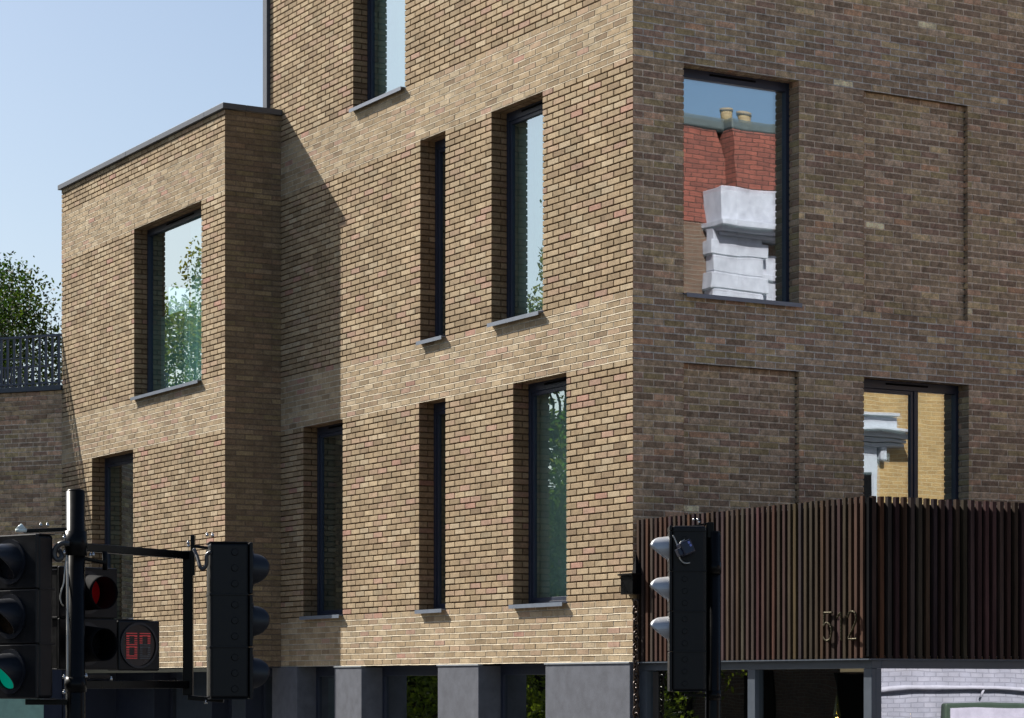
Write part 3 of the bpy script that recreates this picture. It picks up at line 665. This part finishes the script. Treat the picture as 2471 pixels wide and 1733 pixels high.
# middle head (pedestrian stage) faces right of the camera
pm = rel(at(207, 1367.6, 15.42), S1)
HM = head(S1, pm, R(47), 2, .40, .318, .14, .112, .19, lambda h: 1-.0*h, [L_red, L_off], ring=1.2, seed=2, box_x=(-.2, .2445), vm=plain('hood_matt', (.004, .004, .005), .8, spec=.08))
man = MB()   # standing figure of the red stage
for (x0, x1, z0, z1) in ((-.010, .010, .045, .065), (-.022, .022, -.005, .042), (-.018, -.003, -.065, -.006), (.003, .018, -.065, -.006), (-.034, -.025, -.01, .038), (.025, .034, -.01, .038)):
    man.box(x0, x1, -.0185, -.0175, z0, z1)
mo = man.build('symbol', emis('red_lamp', (1, .01, .02), .75), HM); mo.location = (0, 0, -.159)
# countdown unit
cu = MB(); cu.box(.247, .569, 0, .13, -.642, -.325, ch=.012); cu.box(.25, .52, .01, .1, -.323, -.318)
CUo = cu.build('countdown_unit', M_sig, S1); CUo.location = pm; CUo.rotation_euler = (0, 0, R(45))
q = ring_mesh(.130, .144, -.010, .002).build('bezel', M_visor, CUo); q.location = (.400, 0, -.482)
q = lens_mesh(.130, -.002, .002).build('display', plain('display_smoked', (.014, .008, .007), .3), CUo); q.location = (.400, 0, -.482)
def seg(mb, x, z, w_, h_, on, dim):
    """seven segment digit of small bars"""
    S_ = {'a': (0, h_, 1), 'g': (0, h_/2, 1), 'd': (0, 0, 1)}
    for k_, (a, b, c_) in S_.items():
        t_ = mb if k_ in on else dim
        for dz in (-.008, .006): t_.box(x, x+w_, -.0075, -.0065, z+b+dz-.003, z+b+dz+.003)
    for k_, (sx, b) in {'f': (0, h_/2), 'e': (0, 0), 'b': (w_-.022, h_/2), 'c': (w_-.022, 0)}.items():
        t_ = mb if k_ in on else dim
        for j in range(4): t_.box(x+sx, x+sx+.022, -.0075, -.0065, z+b+.014+j*.0135, z+b+.020+j*.0135)
on = MB(); dm = MB(); seg(on, .302, -.555, .084, .142, 'abcdefg', dm); seg(on, .404, -.555, .084, .142, 'abf', dm)
on.build('digit', emis('digit_red', (.36, .035, .035), .20), CUo); dm.build('digit', plain('digit_unlit', (.07, .075, .08), .4), CUo)
# frame on the right with third head
PR = at(454, YH, 16.2); vt = rel(PR, S1); br = MB()
ztop = at(0, 1322, 15.3).z; zb_ = at(0, 1652, 15.6).z
A_ = Vector((.03, .02, 0)); Bv = Vector((vt.x, vt.y, 0))
def bar(mb, a, b, w_, h_):
    a, b = Vector(a), Vector(b); d = (b-a); L_ = d.length; q = d.to_track_quat('X', 'Z').to_matrix().to_4x4(); mb.box(0, L_, -w_/2, w_/2, -h_/2, h_/2, M=Matrix.Translation(a)@q, ch=.004)
bar(br, (A_.x, A_.y, ztop), (Bv.x, Bv.y, ztop), .05, .05); bar(br, (A_.x, A_.y, zb_), (Bv.x, Bv.y, zb_), .05, .05)
br.box(Bv.x-.032, Bv.x+.032, Bv.y-.03, Bv.y+.03, zb_-.07, ztop+.03, ch=.005)
br.box(Bv.x+.02, Bv.x+.045, Bv.y-.04, Bv.y+.02, ztop-.13, ztop+.13, ch=.003)
tp = rel(at(545, 1298, 16.2), S1); bar(br, (Bv.x+.03, Bv.y, ztop+.06), (tp.x, tp.y, ztop+.035), .05, .018)
bp_ = rel(at(540, 1690, 16.2), S1); bar(br, (Bv.x, Bv.y, zb_-.085), (bp_.x, bp_.y, bp_.z), .06, .03)
for zz in (ztop, zb_):      # clamps round the pole
    br.cyl((0, 0, zz-.045), (0, 0, zz+.045), .066, n=24)
# brackets to left and middle heads
br.cyl((0, 0, at(0, 1310, 15.2).z-.08), (0, 0, at(0, 1310, 15.2).z+.07), .070, n=24)
lt = rel(at(60, 1279, 15.25), S1); bar(br, (-.04, .0, lt.z), (lt.x, lt.y, lt.z-.008), .06, .024); lb = rel(at(64, 1694, 15.22), S1); bar(br, (-.03, 0, lb.z), (lb.x, lb.y, lb.z), .07, .035)
lm = rel(at(250, 1352, 15.3), S1); bar(br, (.03, 0, lm.z+.01), (lm.x, lm.y, lm.z-.015), .05, .018); br.cyl((lm.x, lm.y+.05, ztop-.02), (lm.x, lm.y+.05, lm.z-.06), .016, n=10)
lm2 = rel(at(235, 1632, 15.4), S1); bar(br, (.03, 0, lm2.z), (lm2.x+.06, lm2.y, lm2.z), .06, .03)
br.build('bracket', M_pole, S1)
for (x_, y_, d_) in ((98.5, 1266, 15.2), (115, 1266, 15.2), (155, 1296, 15.1), (155, 1332, 15.1), (155, 1633, 15.1), (155, 1670, 15.1), (218, 1338, 15.2), (225, 1337, 15.2), (208, 1630, 15.1), (454, 1309, 16.1), (455, 1316, 16.1), (500, 1290, 16.1), (513, 1291, 16.1), (497, 1694, 16.1), (268, 1637, 15.3)):
    p = rel(at(x_, y_, d_), S1); bo = MB(); bo.cyl(p-Vector((0, 0, .012)), p+Vector((0, 0, .004)), .010, n=6); bo.cyl(p+Vector((0, 0, .004)), p+Vector((0, 0, .012)), .006, n=8); bo.build('bolt', M_galv, S1)
cb = MB()
def cpath(L_): return [rel(at(a, b, c_), S1) for a, b, c_ in L_]
def smooth(P_, n=6):
    out = []
    for i in range(len(P_)-1):
        p0, p1, p2, p3 = P_[max(i-1, 0)], P_[i], P_[i+1], P_[min(i+2, len(P_)-1)]
        for k in range(n):
            t = k/n; out.append(.5*((2*p1)+(-p0+p2)*t+(2*p0-5*p1+4*p2-p3)*t*t+(-p0+3*p1-3*p2+p3)*t**3))
    return out+[P_[-1]]
cb.tube(smooth(cpath([(168, 1312, 15.1), (150, 1311, 15.1), (135, 1322, 15.1), (131, 1338, 15.1), (137, 1350, 15.1), (148, 1347, 15.1), (147, 1334, 15.12), (136, 1326, 15.15), (124, 1330, 15.2)])), .0165, 10); cb.build('cable', M_cable, S1); cb = MB()
cb.tube(smooth(cpath([(468, 1326, 16.1), (476, 1345, 16.05), (483, 1368, 16.0), (490, 1373, 16.0), (498, 1362, 16.0), (499, 1340, 16.0), (510, 1332, 16.0)])), .013, 10)
cb.build('cable', M_cable, S1)
cg = MB()
cg.tube(smooth(cpath([(161, 1340, 15.1), (157, 1370, 15.1), (154, 1405, 15.1), (148, 1425, 15.1), (145, 1440, 15.12), (148, 1456, 15.15), (153, 1462, 15.2)])), .0045, 6); cg.build('cable', M_cabg, S1); cg = MB()
cg.tube(smooth(cpath([(163.5, 1345, 15.14), (163, 1450, 15.14), (163, 1633, 15.14)])), .006, 6)
cg.build('cable', M_cabg, S1)
# third head, seen from its side: faces right and slightly away
HR = head(S1, rel(at(605, 1311, 16.2), S1), R(101), 3, .33, .338, .275, .105, .115, dome, [L_off]*3, ring=1.2, seed=3, holes_side=(-1,))
# glass insulator-like cap on the left head
fin = MB(); p = rel(at(51, 1284, 15.0), S1); fin.cyl(p+Vector((0, 0, -.0)), p+Vector((0, 0, .018)), .034, .036, 8); fin.cyl(p+Vector((0, 0, .018)), p+Vector((0, 0, .05)), .036, .004, 8)
fin.build('glass_cap', plain('cap_glass', (.6, .68, .66), .12, spec=.8), S1)

D2 = 20.7
S2 = empty('traffic_signal', (at(1721.5, YH, D2).x, D2, 0), label='single head signal seen side on, its three hoods shining, before the timber slats', cat='traffic signal', group='pole mounted traffic signals')
mb = MB(); pz = at(0, 1282, D2).z; mb.cyl((0, 0, 0), (0, 0, pz-.012), .0575, n=32); mb.cyl((0, 0, pz-.012), (0, 0, pz), .0575, .05, 32); mb.build('pole', M_pole, S2)
H2 = head(S2, rel(at(1613, 1271, D2), S2), R(-91), 4, .36, .331, .30, .105, .15, bullet, [L_off]*4, ring=0, seed=4, holes_side=(1,), toppad=.045, vm=plain('visor_aluminium', (.44, .45, .47), .42, metal=.45, var=.05))
k3 = [(c.name, c) for c in H2.children]          # hoods sit on the three upper doors only
ys = [1325, 1422, 1518]
for kind in ('visor', 'lens'):
    L3 = [c for nm_, c in k3 if nm_.startswith(kind)]
    for i, c in enumerate(L3):
        if i < 3: c.location.z = at(0, ys[i], D2).z-at(0, 1271, D2).z
        else: bpy.data.objects.remove(c, do_unlink=True)
b2 = MB(); z1 = at(0, 1262, D2).z
bar(b2, (-.18, 0, z1-.03), (-.015, 0, z1), .10, .012); b2.box(-.06, .0, -.05, .05, z1-.13, z1+.004, ch=.01); b2.box(-.065, -.058, -.05, .05, .9, z1-.02); 
z2 = at(0, 1678, D2).z; b2.box(-.24, 0, -.03, .03, z2-.012, z2+.012); b2.cyl((0, 0, z2-.04), (0, 0, z2+.04), .064, n=20); b2.cyl((0, 0, at(0, 1370, D2).z-.05), (0, 0, at(0, 1370, D2).z+.05), .066, n=20)
b2.cyl((.054, -.012, 0), (.054, -.012, at(0, 1290, D2).z), .008, n=8)
b2.build('bracket', M_pole, S2)
for (x_, y_) in ((1674, 1254), (1684, 1254), (1687, 1260), (1700, 1363), (1701, 1371), (1701, 1397), (1680, 1355)):
    p = rel(at(x_, y_, D2-.08), S2); b3 = MB(); b3.cyl(p-Vector((0, 0, .010)), p+Vector((0, 0, .008)), .009, n=6); b3.build('bolt', M_galv, S2)
dt = MB()     # small detector on the side of the housing
p = rel(at(1655, 1322, D2-.26), S2); Md = Matrix.Translation(p)@Matrix.Rotation(R(-24), 4, 'Y')@Matrix.Rotation(R(20), 4, 'Z')
dt.box(-.055, .05, -.05, .05, -.06, .055, M=Md, ch=.012); dt.box(-.09, -.05, -.03, .03, -.045, .02, M=Md, ch=.006); dt.build('detector', plain('detector_blue', (.008, .012, .03), .3), S2)
dl = MB(); dl.box(.012, .030, -.052, -.0505, .018, .040, M=Md); dl.box(.016, .034, -.052, -.0505, -.006, .012, M=Md); dl.build('sticker', plain('sticker_pale', srgb(120, 130, 200), .4), S2)
c2 = MB()
def cp2(L_): return smooth([rel(at(a, b, D2-.24), S2) for a, b in L_])
c2.tube(cp2([(1624, 1292), (1630, 1304), (1634, 1314), (1638, 1325), (1639, 1342), (1644, 1353), (1653, 1359), (1665, 1358)]), .0055, 6); c2.tube(cp2([(1638, 1314), (1644, 1307), (1652, 1303)]), .005, 6); c2.build('cable', M_cabg, S2)

# ------------------------------------------------------------------ rain water hopper, chain, house number, lamps
hp = empty('rain_hopper', toworld(0, 0, 3.19), ROT, label='dark metal rainwater box fixed on the brick corner above the hanging chain', cat='rainwater hopper')
mb = MB(); mb.box(-.10, .10, -.15, .09, 0, .205, ch=.004); mb.box(-.125, .12, -.175, .115, .205, .225, ch=.003); mb.build('box', M_pole, hp)
mb = MB(); mb.poly([(-.06, -.15, .226), (.10, -.15, .226), (.09, -.10, .42), (.0, -.06, .46)]); mb.poly([(-.06, -.15, .226), (.0, -.06, .46), (.02, -.02, .40), (-.02, -.01, .226)]); mb.build('cowl', M_black, hp)
mb = MB(); mb.tube([(.07, -.17, .24), (.10, -.17, .30), (.115, -.16, .40), (.12, -.15, .48)], .004, 6); mb.build('cable', M_cabg, hp)
cpos = toworld(-.02, -.10, 0)
ch_ = empty('rain_chain', (cpos.x, cpos.y, .12), 0, label='heavy rust brown link chain hanging down from the rainwater box at the corner', cat='chain')
lk = MB(); r_ = .0125; pts = []
for i in range(25):
    t = 2*math.pi*i/24; pts.append((math.cos(t)*.030, 0, math.sin(t)*.030+(.020 if math.sin(t) > 0 else -.020)))
lk.tube(pts, r_, 7); proto = lk.build('link', M_chain, ch_); z = 3.03; i = 0; rnd = random.Random(9)
while z > .1:
    o = proto if i == 0 else proto.copy()
    if i: col.objects.link(o); o.parent = ch_
    o.location = (rnd.uniform(-.004, .004), 0, z-.12+.05); o.rotation_euler = (rnd.uniform(-.12, .12), rnd.uniform(-.15, .15), (R(35) if i % 2 else R(125))+rnd.uniform(-.2, .2)); z -= .068; i += 1
hn = empty('house_number', toworld(0, 0, 2.46), ROT, label='twisted brass figures 512 mounted on the dark timber slats', cat='house number')
def digit(P_, u0):
    pts = smooth([Vector((-.024, u0-a*.14, .175+b*.27)) for a, b in P_], 8); m = MB()
    m.tube(pts, [.009+.0025*math.sin(i*1.9) for i in range(len(pts))], 7)
    for k in range(2):
        m.tube([p+Vector((-math.cos(i*.9+k*3.14)*.009, 0, math.sin(i*.9+k*3.14)*.009)) for i, p in enumerate(pts)], .004, 5)
    m.build('digit', M_rope, hn)
digit([(1.0, 1.0), (.6, 1.0), (.15, 1.0), (.12, .97), (.09, .78), (.06, .56), (.08, .55), (.4, .64), (.8, .54), (.93, .32), (.76, .07), (.35, .0), (.0, .12)], -3.42)
digit([(.05, .80), (.45, .97), (.5, .6), (.5, .3), (.5, .0)], -3.63)
digit([(.0, .80), (.25, .98), (.75, .98), (.95, .75), (.6, .42), (.1, .08), (.4, .03), (1.0, .04)], -3.80)
for nm, (x_, y_), d_ in (('pendant', (2019.5, 1727), 25.0), ('pendant', (2196, 1733), 25.2)):
    p = at(x_, y_, d_); pe = empty('pendant_bulb', p, label='glowing filament bulb behind the shop glass '+('beneath the brass number' if x_ < 2100 else 'in front of the mirrored white wall'), cat='light bulb', group='filament bulbs in the shop')
    b = MB(); pr = [(-.10, .030), (-.06, .045), (0, .043), (.06, .032), (.12, .020), (.17, .014), (.2, .012)]
    for (z0, r0), (z1, r1) in zip(pr[:-1], pr[1:]): b.cyl((0, 0, z0), (0, 0, z1), r0, r1, 16, caps=False)
    b.build('glass_bulb', glass('bulb_glass', .08, .5, (.9, .9, .6), (.9, .88, .7)), pe)
    b = MB(); b.cyl((-.008, 0, -.02), (-.008, 0, -.075), .004); b.cyl((.008, 0, -.02), (.008, 0, -.075), .004); b.cyl((0, 0, -.02), (0, 0, -.07), .005); b.build('filament', emis('filament', (1, .55, .18), 25), pe)
    b = MB(); b.cyl((0, 0, .2), (0, 0, 2.40-p.z), .004); b.build('cord', M_cable, pe)
